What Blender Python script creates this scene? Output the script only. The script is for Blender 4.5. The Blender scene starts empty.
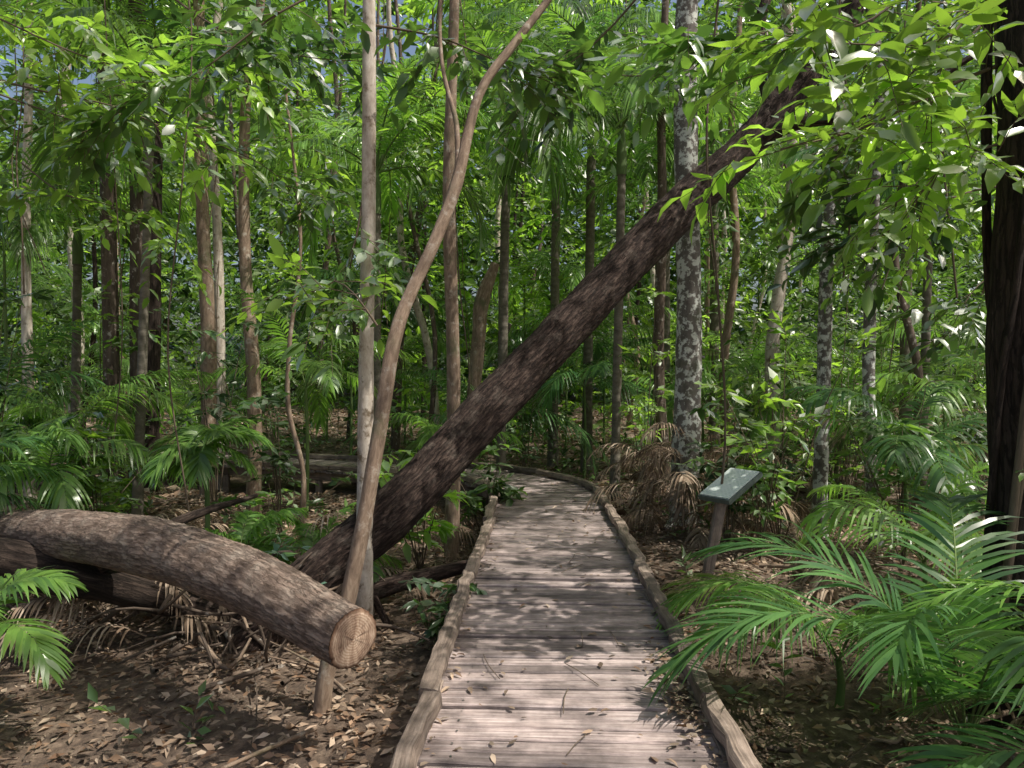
import bpy, math, random
import numpy as np
from mathutils import Vector
rng=np.random.default_rng(7); random.seed(7)
S=bpy.context.scene
S.view_settings.view_transform='Standard'; S.view_settings.look='None'; S.view_settings.exposure=0
# ---------------------------------------------------------------- helpers
def nz(a): return a/np.maximum(np.linalg.norm(a,axis=-1,keepdims=True),1e-9)
class MB:
    def __init__(s): s.v=[];s.c=[];s.f=[];s.n=0
    def add(s,v,f,mat=0,co=None,smooth=True):
        v=np.asarray(v,dtype=np.float64).reshape(-1,3); f=np.asarray(f,dtype=np.int64)
        s.f.append((f+s.n,mat,smooth)); s.v.append(v)
        s.c.append(v if co is None else np.asarray(co,dtype=np.float64).reshape(-1,3)); s.n+=len(v)
    def obj(s,name,mats,parent=None):
        me=bpy.data.meshes.new(name); V=np.concatenate(s.v); C=np.concatenate(s.c)
        loops=np.concatenate([f.ravel() for f,_,_ in s.f])
        tot=np.concatenate([np.full(len(f),f.shape[1]) for f,_,_ in s.f])
        mi=np.concatenate([np.full(len(f),m) for f,m,_ in s.f])
        sm=np.concatenate([np.full(len(f),k) for f,_,k in s.f])
        me.vertices.add(len(V)); me.vertices.foreach_set('co',V.astype(np.float32).ravel())
        me.loops.add(len(loops)); me.loops.foreach_set('vertex_index',loops.astype(np.int32))
        me.polygons.add(len(tot)); st=np.concatenate([[0],np.cumsum(tot)[:-1]])
        me.polygons.foreach_set('loop_start',st.astype(np.int32))
        for m in mats: me.materials.append(m)
        me.polygons.foreach_set('material_index',mi.astype(np.int32))
        me.polygons.foreach_set('use_smooth',sm.astype(bool))
        a=me.attributes.new('lc','FLOAT_VECTOR','POINT'); a.data.foreach_set('vector',C.astype(np.float32).ravel())
        me.update(calc_edges=True); me.validate()
        o=bpy.data.objects.new(name,me); S.collection.objects.link(o)
        if parent: o.parent=parent
        return o
def empty(name):
    o=bpy.data.objects.new(name,None); S.collection.objects.link(o); return o
def catmull(P,sp):
    P=np.asarray(P,float); out=[];ts=[]
    Q=np.vstack([2*P[0]-P[1],P,2*P[-1]-P[-2]])
    for i in range(len(P)-1):
        a,b,c,d=Q[i:i+4]; L=np.linalg.norm(c-b); n=max(1,int(L/sp))
        for k in range(n):
            t=k/n; out.append(.5*((2*b)+(c-a)*t+(2*a-5*b+4*c-d)*t*t+(-a+3*b-3*c+d)*t**3)); ts.append(i+t)
    out.append(P[-1]); ts.append(len(P)-1.0); return np.array(out),np.array(ts)
def tube(mb,P,R,seg=10,mat=0,sp=.15,rough=.05,cap=None,cap0=None,fis=0):
    C,ts=catmull(P,sp); R=np.atleast_1d(np.asarray(R,float))
    if len(R)==1: R=np.repeat(R,len(P))
    r=np.interp(ts,np.arange(len(P)),R)
    T=nz(np.gradient(C,axis=0)); ref=np.array([0,1.,0]) if abs(T[0][1])<.9 else np.array([1.,0,0])
    u=nz(np.cross(T[0],ref)); U=[]
    for t in T:
        u=u-t*np.dot(u,t); u=u/np.linalg.norm(u); U.append(u)
    U=np.array(U); W=np.cross(T,U)
    s=np.concatenate([[0],np.cumsum(np.linalg.norm(np.diff(C,axis=0),axis=1))])
    th=np.linspace(0,2*np.pi,seg,endpoint=False); ph=rng.uniform(0,6.28,12)
    TH,SS=np.meshgrid(th,s)
    k=1+rough*(np.sin(2*TH+ph[0]+SS*1.3)+.8*np.sin(3*TH+ph[1]-SS*2.1)+.7*np.sin(SS*5+ph[2])+.6*np.sin(SS*11+ph[3]+TH)+.5*np.sin(5*TH+ph[4]+SS*3.3)+.5*np.sin(7*TH+ph[5]-SS*.7))
    if fis:
        q=np.sin(17*TH+1.6*np.sin(SS*6+ph[6])+1.2*np.sin(SS*13+3*TH))*np.sin(9*TH+ph[7]+2*np.sin(SS*4.3)); k=k+fis*(np.abs(q)**.6-.5)+rng.normal(0,fis*.3,k.shape)
    rad=r[:,None]*k
    V=C[:,None,:]+rad[...,None]*(np.cos(TH)[...,None]*U[:,None,:]+np.sin(TH)[...,None]*W[:,None,:])
    off=rng.uniform(-20,20)
    co=np.stack([np.cos(TH)*r[:,None],np.sin(TH)*r[:,None],SS+off],-1)
    n=len(C); i=np.arange(n-1)[:,None]*seg; j=np.arange(seg)[None,:]; j2=(j+1)%seg
    F=np.stack([i+j,i+j2,i+seg+j2,i+seg+j],-1).reshape(-1,4)
    mb.add(V,F,mat,co)
    for cp,idx,sg in ((cap,-1,1),(cap0,0,-1)):
        if cp is None: continue
        ring=V[idx]; c=C[idx]; vs=[];cs=[];
        fr=[1,.93,.75,.5,.25,.05]
        for f in fr:
            q=c+(ring-c)*f+T[idx]*sg*(.004+(.02*r[idx]*10 if f<.95 else 0)*.2+rng.normal(0,.0012,(seg,1)))
            vs.append(q); cs.append(np.stack([np.cos(th)*r[idx]*f,np.sin(th)*r[idx]*f,np.full(seg,off)],-1))
        vs=np.concatenate(vs); cs=np.concatenate(cs)
        i=np.arange(len(fr)-1)[:,None]*seg
        F=np.stack([i+j,i+j2,i+seg+j2,i+seg+j],-1).reshape(-1,4)
        if sg<0: F=F[:,::-1]
        mb.add(vs,F,cp,cs,True)
        mb.add(vs[-seg:],np.arange(seg)[None,:] if sg>0 else np.arange(seg)[None,::-1],cp,cs[-seg:],False)
    return C,r,T
TN=np.array([[0,0,0],[.3,.46,.05],[.32,0,0],[.3,-.46,.05],[.68,.38,.0],[.7,0,-.05],[.68,-.38,.0],[1,0,-.14]])
FN=np.array([[0,2,1],[0,3,2],[1,2,5],[1,5,4],[2,3,6],[2,6,5],[4,5,7],[5,6,7]])
TF=np.array([[0,0,0],[.42,.5,.06],[1,0,-.06],[.42,-.5,.06]]); FF=np.array([[0,2,1],[0,3,2]])
def leaves(mb,P,D,N,L,wr,near=False,mat=0):
    T,F=(TN,FN) if near else (TF,FF)
    P=P.reshape(-1,3);D=nz(D.reshape(-1,3));N=N.reshape(-1,3);L=L.reshape(-1)
    s=nz(np.cross(D,N)); w=np.cross(s,D); wr=wr*rng.uniform(.8,1.2,len(L))
    cz=rng.uniform(-.4,2.2,len(L))
    V=P[:,None]+L[:,None,None]*(T[None,:,0:1]*D[:,None]+wr[:,None,None]*T[None,:,1:2]*s[:,None]+(T[None,:,2:3]*cz[:,None,None])*w[:,None])
    k=len(T); Fa=(F[None]+(np.arange(len(P))*k)[:,None,None]).reshape(-1,3)
    mb.add(V,Fa,mat)
def sprays(mb,O,D,L,n,ll,wr=.42,near=False,mat=0,droop=.25,twig=None,tr=.004):
    O=np.asarray(O,float).reshape(-1,3); m=len(O); D=nz(np.asarray(D,float).reshape(-1,3)); L=np.broadcast_to(L,(m,)).astype(float)
    t=(np.arange(n)+.6)/n; dn=np.array([0,0,-1.])
    P=O[:,None]+D[:,None]*(L[:,None]*t)[...,None]+dn*(droop*L[:,None]*t**2)[...,None]
    side=nz(np.cross(D,np.array([0,0,1.]))+1e-4); sg=np.where(np.arange(n)%2==0,1.,-1.)
    sg=np.where(np.arange(n)==n-1,0,sg)
    dr=D[:,None]*.65+side[:,None]*(sg*.8)[None,:,None]+rng.normal(0,.25,(m,n,3))+dn*.28
    N=np.array([0,0,1.])+rng.normal(0,.38,(m,n,3))
    ln=ll*rng.uniform(.55,1.25,(m,n))*rng.uniform(.8,1.2,(m,1))
    leaves(mb,P,dr,N,ln,wr,near,mat)
    if twig is not None:
        tt=np.array([0,.5,1.]); C=O[:,None]+D[:,None]*(L[:,None]*tt)[...,None]+dn*(droop*L[:,None]*tt**2)[...,None]
        up=np.cross(side,D); q=[]
        for a in (0,2.09,4.19): q.append(C+(side[:,None]*math.cos(a)+up[:,None]*math.sin(a))*np.array([tr,tr*.8,tr*.4])[None,:,None])
        V=np.stack(q,2)
        f=[]
        for i in range(2):
            for j in range(3): f.append([i*3+j,i*3+(j+1)%3,i*3+3+(j+1)%3,i*3+3+j])
        F=(np.array(f)[None]+(np.arange(m)*9)[:,None,None]).reshape(-1,4)
        mb.add(V,F,twig)
def clumps(mb,C,R,ns,n,ll,wr=.42,near=False,mat=0,twig=None,sl=None,droop=.25,nm=1):
    C=np.asarray(C,float).reshape(-1,3); m=len(C); R=np.broadcast_to(R,(m,)).astype(float)
    d=nz(rng.normal(0,1,(m,ns,3))); rad=R[:,None,None]*rng.uniform(.15,.95,(m,ns,1))
    O=C[:,None]+d*rad*np.array([1,1,.6]); D=d*.8+rng.normal(0,.5,(m,ns,3)); D[...,2]*=.5
    Ls=(sl if sl else ll*3.2)*rng.uniform(.6,1.3,(m*ns))
    O=O.reshape(-1,3);D=D.reshape(-1,3)
    if nm==1: sprays(mb,O,D,Ls,n,ll,wr,near,mat,droop,twig)
    else:
        w=np.repeat(rng.choice(nm,m,p=[.45,.55] if nm==2 else [.42,.33,.25]),ns)
        for q in range(nm):
            k=w==q
            if k.any(): sprays(mb,O[k],D[k],Ls[k],n,ll*(1,.75,1.25)[q],wr,near,mat+q,droop,twig)
def frond(mb,p0,az,e0,L,bend,N=34,ll=.4,lw=.03,droop=.5,mat=0,rmat=1,pet=.2,rr=.009,roll=0):
    n=16; ang=np.radians(e0-bend*(np.arange(n)/(n-1))**1.3)
    st=L/(n-1); P=[np.array(p0,float)]
    azv=az
    for i in range(n-1):
        azv+=rng.normal(0,.03); hh=np.array([math.cos(azv),math.sin(azv),0]); P.append(P[-1]+st*(hh*math.cos(ang[i])+np.array([0,0,math.sin(ang[i])])))
    P=np.array(P); T=nz(np.gradient(P,axis=0))
    tube(mb,P[::3],np.linspace(rr,rr*.25,len(P[::3])),5,rmat,.12,0)
    t=np.linspace(pet,.995,N); idx=t*(n-1); 
    B=np.stack([np.interp(idx,np.arange(n),P[:,k]) for k in range(3)],-1); TT=nz(np.stack([np.interp(idx,np.arange(n),T[:,k]) for k in range(3)],-1))
    sd=nz(np.cross(TT,np.array([0,0,1.]))); up=np.cross(sd,TT)
    if roll: 
        c,s_=math.cos(roll),math.sin(roll); sd,up=sd*c+up*s_,up*c-sd*s_
    u=(t-pet)/(1-pet); prof=(.45+.75*np.sin(np.pi*np.clip(u*.86+.14,0,1)))*ll
    for sg in (1,-1):
        l=prof*rng.uniform(.88,1.1,N); a=np.radians(62-38*u)+rng.normal(0,.05,N)
        D=nz(TT*np.cos(a)[:,None]+sd*(sg*np.sin(a))[:,None]+up*(.18+rng.normal(0,.07,N))[:,None])
        K=5; ks=np.linspace(0,1,K); wp=np.array([.35,1,.9,.55,.03])*lw
        dd=(droop*rng.uniform(.7,1.3,N))[:,None]*l[:,None]*ks**2
        C=B[:,None]+D[:,None]*(l[:,None]*ks*(1-.25*droop*ks))[...,None]; C[...,2]-=dd
        ax=nz(np.cross(D,up)); ax=nz(ax+up*rng.normal(0,.25,(N,1)))
        V=np.stack([C-ax[:,None]*wp[None,:,None]/2,C+ax[:,None]*wp[None,:,None]/2],2)
        f=np.array([[2*i,2*i+1,2*i+3,2*i+2] for i in range(K-1)])
        F=(f[None]+(np.arange(N)*2*K)[:,None,None]).reshape(-1,4); mb.add(V,F,mat)
# ---------------------------------------------------------------- materials
def newmat(name):
    m=bpy.data.materials.new(name); m.use_nodes=True; nt=m.node_tree; b=nt.nodes['Principled BSDF']; return m,nt,b,nt.nodes['Material Output']
def N_(nt,t,**k):
    n=nt.nodes.new(t)
    for a,v in k.items(): setattr(n,a,v)
    return n
def ramp(nt,stops):
    r=nt.nodes.new('ShaderNodeValToRGB'); e=r.color_ramp.elements
    while len(e)<len(stops): e.new(.5)
    for x,(p,c) in zip(e,stops): x.position=p; x.color=(*c,1)
    return r
def leafmat(name,cols,tcol=(2.0,2.15,.95),tf=.44,rough=.34,gl=.9):
    m,nt,b,out=newmat(name); nt.nodes.remove(b); g=N_(nt,'ShaderNodeNewGeometry'); n=len(cols)
    r=ramp(nt,[(i/(n-1),c) for i,c in enumerate(cols)]); nt.links.new(g.outputs['Random Per Island'],r.inputs[0])
    tc=N_(nt,'ShaderNodeTexCoord'); no=N_(nt,'ShaderNodeTexNoise'); no.inputs['Scale'].default_value=.9; no.inputs['Detail'].default_value=0
    nt.links.new(tc.outputs['Object'],no.inputs['Vector'])
    mr=N_(nt,'ShaderNodeMapRange'); mr.inputs[1].default_value=.35; mr.inputs[2].default_value=.65; mr.inputs[3].default_value=.65; mr.inputs[4].default_value=1.35
    nt.links.new(no.outputs['Fac'],mr.inputs[0])
    mu=N_(nt,'ShaderNodeVectorMath',operation='SCALE'); nt.links.new(r.outputs[0],mu.inputs[0]); nt.links.new(mr.outputs[0],mu.inputs['Scale'])
    df=N_(nt,'ShaderNodeBsdfDiffuse'); nt.links.new(mu.outputs[0],df.inputs['Color'])
    t=N_(nt,'ShaderNodeBsdfTranslucent'); m2=N_(nt,'ShaderNodeVectorMath',operation='MULTIPLY'); m2.inputs[1].default_value=tcol
    nt.links.new(mu.outputs[0],m2.inputs[0]); nt.links.new(m2.outputs[0],t.inputs['Color'])
    mx=N_(nt,'ShaderNodeMixShader'); mx.inputs[0].default_value=tf
    nt.links.new(df.outputs[0],mx.inputs[1]); nt.links.new(t.outputs[0],mx.inputs[2])
    gs=N_(nt,'ShaderNodeBsdfGlossy'); gs.inputs['Roughness'].default_value=rough; gs.inputs['Color'].default_value=(.9*gl,.9*gl,.86*gl,1)
    lw=N_(nt,'ShaderNodeLayerWeight'); lw.inputs['Blend'].default_value=.16
    mz=N_(nt,'ShaderNodeMath',operation='MULTIPLY_ADD'); mz.inputs[1].default_value=.45; mz.inputs[2].default_value=.045*gl; nt.links.new(lw.outputs['Fresnel'],mz.inputs[0])
    m3=N_(nt,'ShaderNodeMixShader'); nt.links.new(mz.outputs[0],m3.inputs[0]); nt.links.new(mx.outputs[0],m3.inputs[1]); nt.links.new(gs.outputs[0],m3.inputs[2]); nt.links.new(m3.outputs[0],out.inputs['Surface'])
    return m
def barkmat(name,stops,scale=(18,18,3),patch=None,pscale=6,bump=.6,dist=.02,rough=.85,patchpos=(.52,.6),rings=False,moss=None,cracks=0,cs=.5):
    m,nt,b,out=newmat(name); at=N_(nt,'ShaderNodeAttribute',attribute_name='lc')
    mp=N_(nt,'ShaderNodeMapping'); mp.inputs['Scale'].default_value=scale; nt.links.new(at.outputs['Vector'],mp.inputs[0])
    no=N_(nt,'ShaderNodeTexNoise'); no.inputs['Scale'].default_value=1; no.inputs['Detail'].default_value=8; no.inputs['Roughness'].default_value=.72; no.inputs['Distortion'].default_value=.3
    nt.links.new(mp.outputs[0],no.inputs['Vector'])
    r=ramp(nt,stops); nt.links.new(no.outputs['Fac'],r.inputs[0]); col=r.outputs[0]
    def addpatch(col,c,sc,pos):
        n2=N_(nt,'ShaderNodeTexNoise'); n2.inputs['Scale'].default_value=sc; n2.inputs['Detail'].default_value=6; n2.inputs['Roughness'].default_value=.65
        nt.links.new(at.outputs['Vector'],n2.inputs['Vector'])
        q=ramp(nt,[(pos[0],(0,0,0)),(pos[1],(1,1,1))]); nt.links.new(n2.outputs['Fac'],q.inputs[0])
        mx=N_(nt,'ShaderNodeMix',data_type='RGBA'); nt.links.new(q.outputs[0],mx.inputs[0]); nt.links.new(col,mx.inputs[6]); mx.inputs[7].default_value=(*c,1); return mx.outputs[2]
    if patch: col=addpatch(col,patch,pscale,patchpos)
    if moss: col=addpatch(col,moss,2.3,(.55,.72))
    h=no.outputs['Fac']
    if cracks:
        m3=N_(nt,'ShaderNodeMapping'); m3.inputs['Scale'].default_value=(cracks,cracks,cracks*.1)
        wn=N_(nt,'ShaderNodeVectorMath',operation='MULTIPLY_ADD'); wn.inputs[1].default_value=(.09,.09,.5); nt.links.new(no.outputs['Color'],wn.inputs[0]); nt.links.new(at.outputs['Vector'],wn.inputs[2]); nt.links.new(wn.outputs[0],m3.inputs[0])
        vo=N_(nt,'ShaderNodeTexVoronoi',feature='DISTANCE_TO_EDGE'); vo.inputs['Scale'].default_value=1; nt.links.new(m3.outputs[0],vo.inputs['Vector'])
        cr=ramp(nt,[(0,(.25,.23,.22)),(.12,(1,1,1))]); nt.links.new(vo.outputs['Distance'],cr.inputs[0])
        mx=N_(nt,'ShaderNodeMix',data_type='RGBA',blend_type='MULTIPLY'); mx.inputs[0].default_value=cs; nt.links.new(col,mx.inputs[6]); nt.links.new(cr.outputs[0],mx.inputs[7]); col=mx.outputs[2]
        ad=N_(nt,'ShaderNodeMath',operation='MULTIPLY_ADD'); ad.inputs[1].default_value=.4; nt.links.new(cr.outputs[0],ad.inputs[0]); nt.links.new(h,ad.inputs[2]); h=ad.outputs[0]
    nt.links.new(col,b.inputs['Base Color']); b.inputs['Roughness'].default_value=rough; b.inputs['Specular IOR Level'].default_value=.25
    if rings:
        sx=N_(nt,'ShaderNodeSeparateXYZ'); nt.links.new(at.outputs['Vector'],sx.inputs[0]); ms=N_(nt,'ShaderNodeMath',operation='MULTIPLY'); ms.inputs[1].default_value=48; nt.links.new(sx.outputs[2],ms.inputs[0])
        si=N_(nt,'ShaderNodeMath',operation='SINE'); nt.links.new(ms.outputs[0],si.inputs[0]); ad=N_(nt,'ShaderNodeMath',operation='MULTIPLY_ADD'); ad.inputs[1].default_value=.25
        nt.links.new(si.outputs[0],ad.inputs[0]); nt.links.new(h,ad.inputs[2]); h=ad.outputs[0]
    bp=N_(nt,'ShaderNodeBump'); bp.inputs['Strength'].default_value=bump; bp.inputs['Distance'].default_value=dist
    nt.links.new(h,bp.inputs['Height']); nt.links.new(bp.outputs[0],b.inputs['Normal'])
    return m
M={}
M['leaf_a']=leafmat('leaf_green',[(.05,.1,.032),(.085,.165,.045),(.14,.24,.058),(.07,.13,.045)])
M['leaf_b']=leafmat('leaf_dark_green',[(.025,.055,.022),(.045,.095,.034),(.07,.135,.042)],tf=.38)
M['leaf_c']=leafmat('leaf_yellow_green',[(.13,.22,.045),(.19,.31,.06),(.26,.4,.08)],tf=.52)
M['leaf_blue']=leafmat('leaf_blue_green',[(.1,.2,.13),(.16,.28,.2),(.22,.36,.26)],tf=.3,rough=.35)
M['palm']=leafmat('palm_leaf',[(.04,.1,.038),(.07,.155,.05),(.11,.22,.065)],tf=.4,rough=.28)
M['palm_b']=leafmat('palm_leaf_bright',[(.09,.18,.045),(.14,.26,.06),(.2,.34,.075)],tf=.48,rough=.3)
M['dry']=leafmat('dry_leaf',[(.2,.12,.075),(.4,.28,.19),(.56,.44,.33),(.3,.19,.12),(.12,.075,.05),(.48,.35,.25)],tcol=(1.1,.95,.7),tf=.12,rough=.6,gl=.25)
M['dryfrond']=leafmat('dry_frond',[(.18,.125,.085),(.33,.245,.175),(.48,.38,.29)],tcol=(1.1,.95,.7),tf=.15,rough=.6,gl=.25)
M['twig']=barkmat('twig_bark',[(.3,(.07,.052,.036)),(.7,(.19,.145,.1))])
M['stem_green']=barkmat('green_stem',[(.3,(.08,.13,.04)),(.7,(.16,.22,.075))],bump=.2)
M['lean']=barkmat('red_brown_bark',[(.32,(.012,.008,.006)),(.47,(.048,.03,.024)),(.62,(.12,.082,.064)),(.8,(.24,.185,.15))],scale=(40,40,9),bump=1,dist=.03,patch=(.2,.16,.13),pscale=6,patchpos=(.53,.78),cracks=34,cs=.6)
M['log']=barkmat('grey_brown_bark',[(.3,(.1,.068,.05)),(.5,(.27,.195,.15)),(.75,(.46,.36,.29))],scale=(40,40,9),bump=1,dist=.025,patch=(.42,.345,.28),pscale=7,patchpos=(.5,.74),cracks=36,cs=.35)
M['pale']=barkmat('pale_bark',[(.3,(.28,.22,.17)),(.5,(.5,.43,.355)),(.7,(.68,.62,.54))],scale=(14,14,6),bump=.35,patch=(.18,.135,.09),pscale=9,patchpos=(.56,.66))
M['tan']=barkmat('tan_bark',[(.3,(.1,.07,.05)),(.5,(.24,.17,.12)),(.75,(.4,.31,.23))],scale=(26,26,7),bump=.7,dist=.015,patch=(.44,.38,.31),pscale=10,patchpos=(.56,.68),moss=(.11,.12,.06))
M['spot']=barkmat('lichen_bark',[(.3,(.08,.07,.06)),(.6,(.18,.16,.14))],scale=(12,12,6),bump=.5,patch=(.58,.59,.53),pscale=12,patchpos=(.49,.55),moss=(.1,.11,.06))
M['brown']=barkmat('brown_bark',[(.3,(.05,.035,.026)),(.6,(.14,.105,.08)),(.8,(.25,.2,.16))],scale=(22,22,5),bump=.7,patch=(.42,.38,.33),pscale=9,patchpos=(.58,.66))
M['dark']=barkmat('dark_bark',[(.3,(.016,.011,.009)),(.6,(.065,.045,.034)),(.8,(.13,.1,.075))],scale=(24,24,5),bump=1,dist=.03,cracks=26)
M['palmtrunk']=barkmat('palm_trunk',[(.3,(.08,.07,.05)),(.6,(.19,.165,.13)),(.8,(.32,.29,.25))],scale=(8,8,14),bump=.6,rings=True)
M['shaft']=barkmat('crownshaft',[(.3,(.08,.13,.045)),(.7,(.16,.22,.09))],bump=.2)
def woodmat(name,c0,c1,c2):
    m,nt,b,out=newmat(name); at=N_(nt,'ShaderNodeAttribute',attribute_name='lc'); g=N_(nt,'ShaderNodeNewGeometry')
    mp=N_(nt,'ShaderNodeMapping'); mp.inputs['Scale'].default_value=(2.5,60,60); nt.links.new(at.outputs['Vector'],mp.inputs[0])
    no=N_(nt,'ShaderNodeTexNoise'); no.inputs['Scale'].default_value=1; no.inputs['Detail'].default_value=7; no.inputs['Roughness'].default_value=.7; nt.links.new(mp.outputs[0],no.inputs['Vector'])
    r=ramp(nt,[(.28,c0),(.5,c1),(.75,c2)]); nt.links.new(no.outputs['Fac'],r.inputs[0])
    tc=N_(nt,'ShaderNodeTexCoord'); n2=N_(nt,'ShaderNodeTexNoise'); n2.inputs['Scale'].default_value=4.5; n2.inputs['Detail'].default_value=8; n2.inputs['Roughness'].default_value=.65; nt.links.new(tc.outputs['Object'],n2.inputs['Vector'])
    a=N_(nt,'ShaderNodeMapRange'); a.inputs[1].default_value=.36; a.inputs[2].default_value=.64; a.inputs[3].default_value=.5; a.inputs[4].default_value=1.25; nt.links.new(n2.outputs['Fac'],a.inputs[0])
    c=N_(nt,'ShaderNodeMapRange'); c.inputs[3].default_value=.55; c.inputs[4].default_value=1.3; nt.links.new(g.outputs['Random Per Island'],c.inputs[0])
    mm=N_(nt,'ShaderNodeMath',operation='MULTIPLY'); nt.links.new(a.outputs[0],mm.inputs[0]); nt.links.new(c.outputs[0],mm.inputs[1])
    v=N_(nt,'ShaderNodeVectorMath',operation='SCALE'); nt.links.new(r.outputs[0],v.inputs[0]); nt.links.new(mm.outputs[0],v.inputs['Scale']); nt.links.new(v.outputs[0],b.inputs['Base Color'])
    b.inputs['Roughness'].default_value=.65; b.inputs['Specular IOR Level'].default_value=.4
    bp=N_(nt,'ShaderNodeBump'); bp.inputs['Strength'].default_value=.8; bp.inputs['Distance'].default_value=.007; nt.links.new(no.outputs['Fac'],bp.inputs['Height']); nt.links.new(bp.outputs[0],b.inputs['Normal'])
    return m
M['board']=woodmat('weathered_boards',(.1,.072,.065),(.36,.285,.26),(.58,.49,.46))
M['kerb']=woodmat('weathered_kerb',(.08,.058,.045),(.25,.19,.15),(.42,.34,.28))
m,nt,b,out=newmat('cut_wood'); M['cut']=m
at=N_(nt,'ShaderNodeAttribute',attribute_name='lc'); sx=N_(nt,'ShaderNodeSeparateXYZ'); nt.links.new(at.outputs['Vector'],sx.inputs[0])
cx=N_(nt,'ShaderNodeCombineXYZ'); nt.links.new(sx.outputs[0],cx.inputs[0]); nt.links.new(sx.outputs[1],cx.inputs[1])
wv=N_(nt,'ShaderNodeTexWave',wave_type='RINGS',rings_direction='Z'); wv.inputs['Scale'].default_value=22; wv.inputs['Distortion'].default_value=3.5; wv.inputs['Detail'].default_value=4; nt.links.new(cx.outputs[0],wv.inputs['Vector'])
mpc=N_(nt,'ShaderNodeMapping'); mpc.inputs['Scale'].default_value=(7,20,9); mpc.inputs['Rotation'].default_value=(0,0,.6); nt.links.new(cx.outputs[0],mpc.inputs[0])
no=N_(nt,'ShaderNodeTexNoise'); no.inputs['Scale'].default_value=1; no.inputs['Detail'].default_value=9; no.inputs['Roughness'].default_value=.65; nt.links.new(mpc.outputs[0],no.inputs['Vector'])
r1=ramp(nt,[(0,(.4,.28,.19)),(.6,(.5,.37,.27)),(1,(.57,.45,.34))]); nt.links.new(wv.outputs['Fac'],r1.inputs[0])
r2=ramp(nt,[(.34,(.3,.22,.19)),(.48,(.72,.64,.6)),(.62,(1.15,1.12,1.1))]); nt.links.new(no.outputs['Fac'],r2.inputs[0])
mx=N_(nt,'ShaderNodeMix',data_type='RGBA',blend_type='MULTIPLY'); mx.inputs[0].default_value=1; nt.links.new(r1.outputs[0],mx.inputs[6]); nt.links.new(r2.outputs[0],mx.inputs[7])
ln=N_(nt,'ShaderNodeVectorMath',operation='LENGTH'); nt.links.new(cx.outputs[0],ln.inputs[0]); rim=ramp(nt,[(.138,(1,1,1)),(.15,(.35,.27,.22))]); nt.links.new(ln.outputs['Value'],rim.inputs[0])
mx2=N_(nt,'ShaderNodeMix',data_type='RGBA',blend_type='MULTIPLY'); mx2.inputs[0].default_value=1; nt.links.new(mx.outputs[2],mx2.inputs[6]); nt.links.new(rim.outputs[0],mx2.inputs[7]); nt.links.new(mx2.outputs[2],b.inputs['Base Color']); b.inputs['Roughness'].default_value=.8
m,nt,b,out=newmat('leaf_litter_soil'); M['soil']=m
tc=N_(nt,'ShaderNodeTexCoord'); no=N_(nt,'ShaderNodeTexNoise'); no.inputs['Scale'].default_value=9; no.inputs['Detail'].default_value=9; no.inputs['Roughness'].default_value=.75; nt.links.new(tc.outputs['Object'],no.inputs['Vector'])
r1=ramp(nt,[(.3,(.04,.027,.02)),(.5,(.145,.1,.07)),(.72,(.34,.25,.18))]); nt.links.new(no.outputs['Fac'],r1.inputs[0]); nt.links.new(r1.outputs[0],b.inputs['Base Color']); b.inputs['Roughness'].default_value=.95
bp=N_(nt,'ShaderNodeBump'); bp.inputs['Distance'].default_value=.04; nt.links.new(no.outputs['Fac'],bp.inputs['Height']); nt.links.new(bp.outputs[0],b.inputs['Normal'])
def plain(name,c,rough=.5,metal=0):
    m,nt,b,out=newmat(name); tc=N_(nt,'ShaderNodeTexCoord'); n=N_(nt,'ShaderNodeTexNoise'); n.inputs['Scale'].default_value=25; n.inputs['Detail'].default_value=6; nt.links.new(tc.outputs['Object'],n.inputs['Vector'])
    r=ramp(nt,[(.3,tuple(x*.65 for x in c)),(.7,tuple(min(1,x*1.15) for x in c))]); nt.links.new(n.outputs['Fac'],r.inputs[0]); nt.links.new(r.outputs[0],b.inputs['Base Color']); b.inputs['Roughness'].default_value=rough; b.inputs['Metallic'].default_value=metal; return m
M['frame']=plain('green_painted_frame',(.1,.13,.11),.5); M['steel']=plain('steel',(.3,.3,.3),.45,1)
m,nt,b,out=newmat('printed_panel'); M['panel']=m
at=N_(nt,'ShaderNodeAttribute',attribute_name='lc'); br=N_(nt,'ShaderNodeTexBrick'); br.inputs['Scale'].default_value=12; br.inputs['Color1'].default_value=(.4,.5,.45,1); br.inputs['Color2'].default_value=(.62,.68,.64,1); br.inputs['Mortar'].default_value=(.66,.72,.68,1); br.inputs['Mortar Size'].default_value=.08  # print pattern, its pale tones also paint in the face's glossy reflection
nt.links.new(at.outputs['Vector'],br.inputs['Vector']); nt.links.new(br.outputs['Color'],b.inputs['Base Color']); b.inputs['Roughness'].default_value=.22
# ---------------------------------------------------------------- ground
def gh(x,y):
    x=np.asarray(x,float);y=np.asarray(y,float)
    l=np.clip((-x-.4)/1.5,0,1)*np.clip((9-y)/4,0,1)
    h=-.42-.26*l+.05*np.sin(x*1.1+y*.7)+.05*np.sin(x*.43-y*.9+1)+.03*np.sin(x*2.7+1.3*y)
    h=h+.35*np.exp(-((x-2.3)**2/.8+(y-11)**2/8))+np.clip((np.hypot(x,y)-16)/40,0,1)*1.0
    return h
g=np.sinh(np.linspace(-4.6,4.6,221)); g=g/g[-1]*220
X,Y=np.meshgrid(g,g+6); Z=gh(X,Y); n=len(g)
mb=MB(); i=np.arange(n-1)[:,None]*n; j=np.arange(n-1)[None,:]
mb.add(np.stack([X,Y,Z],-1),np.stack([i+j,i+j+1,i+n+j+1,i+n+j],-1).reshape(-1,4)); mb.obj('ground',[M['soil']])
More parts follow.
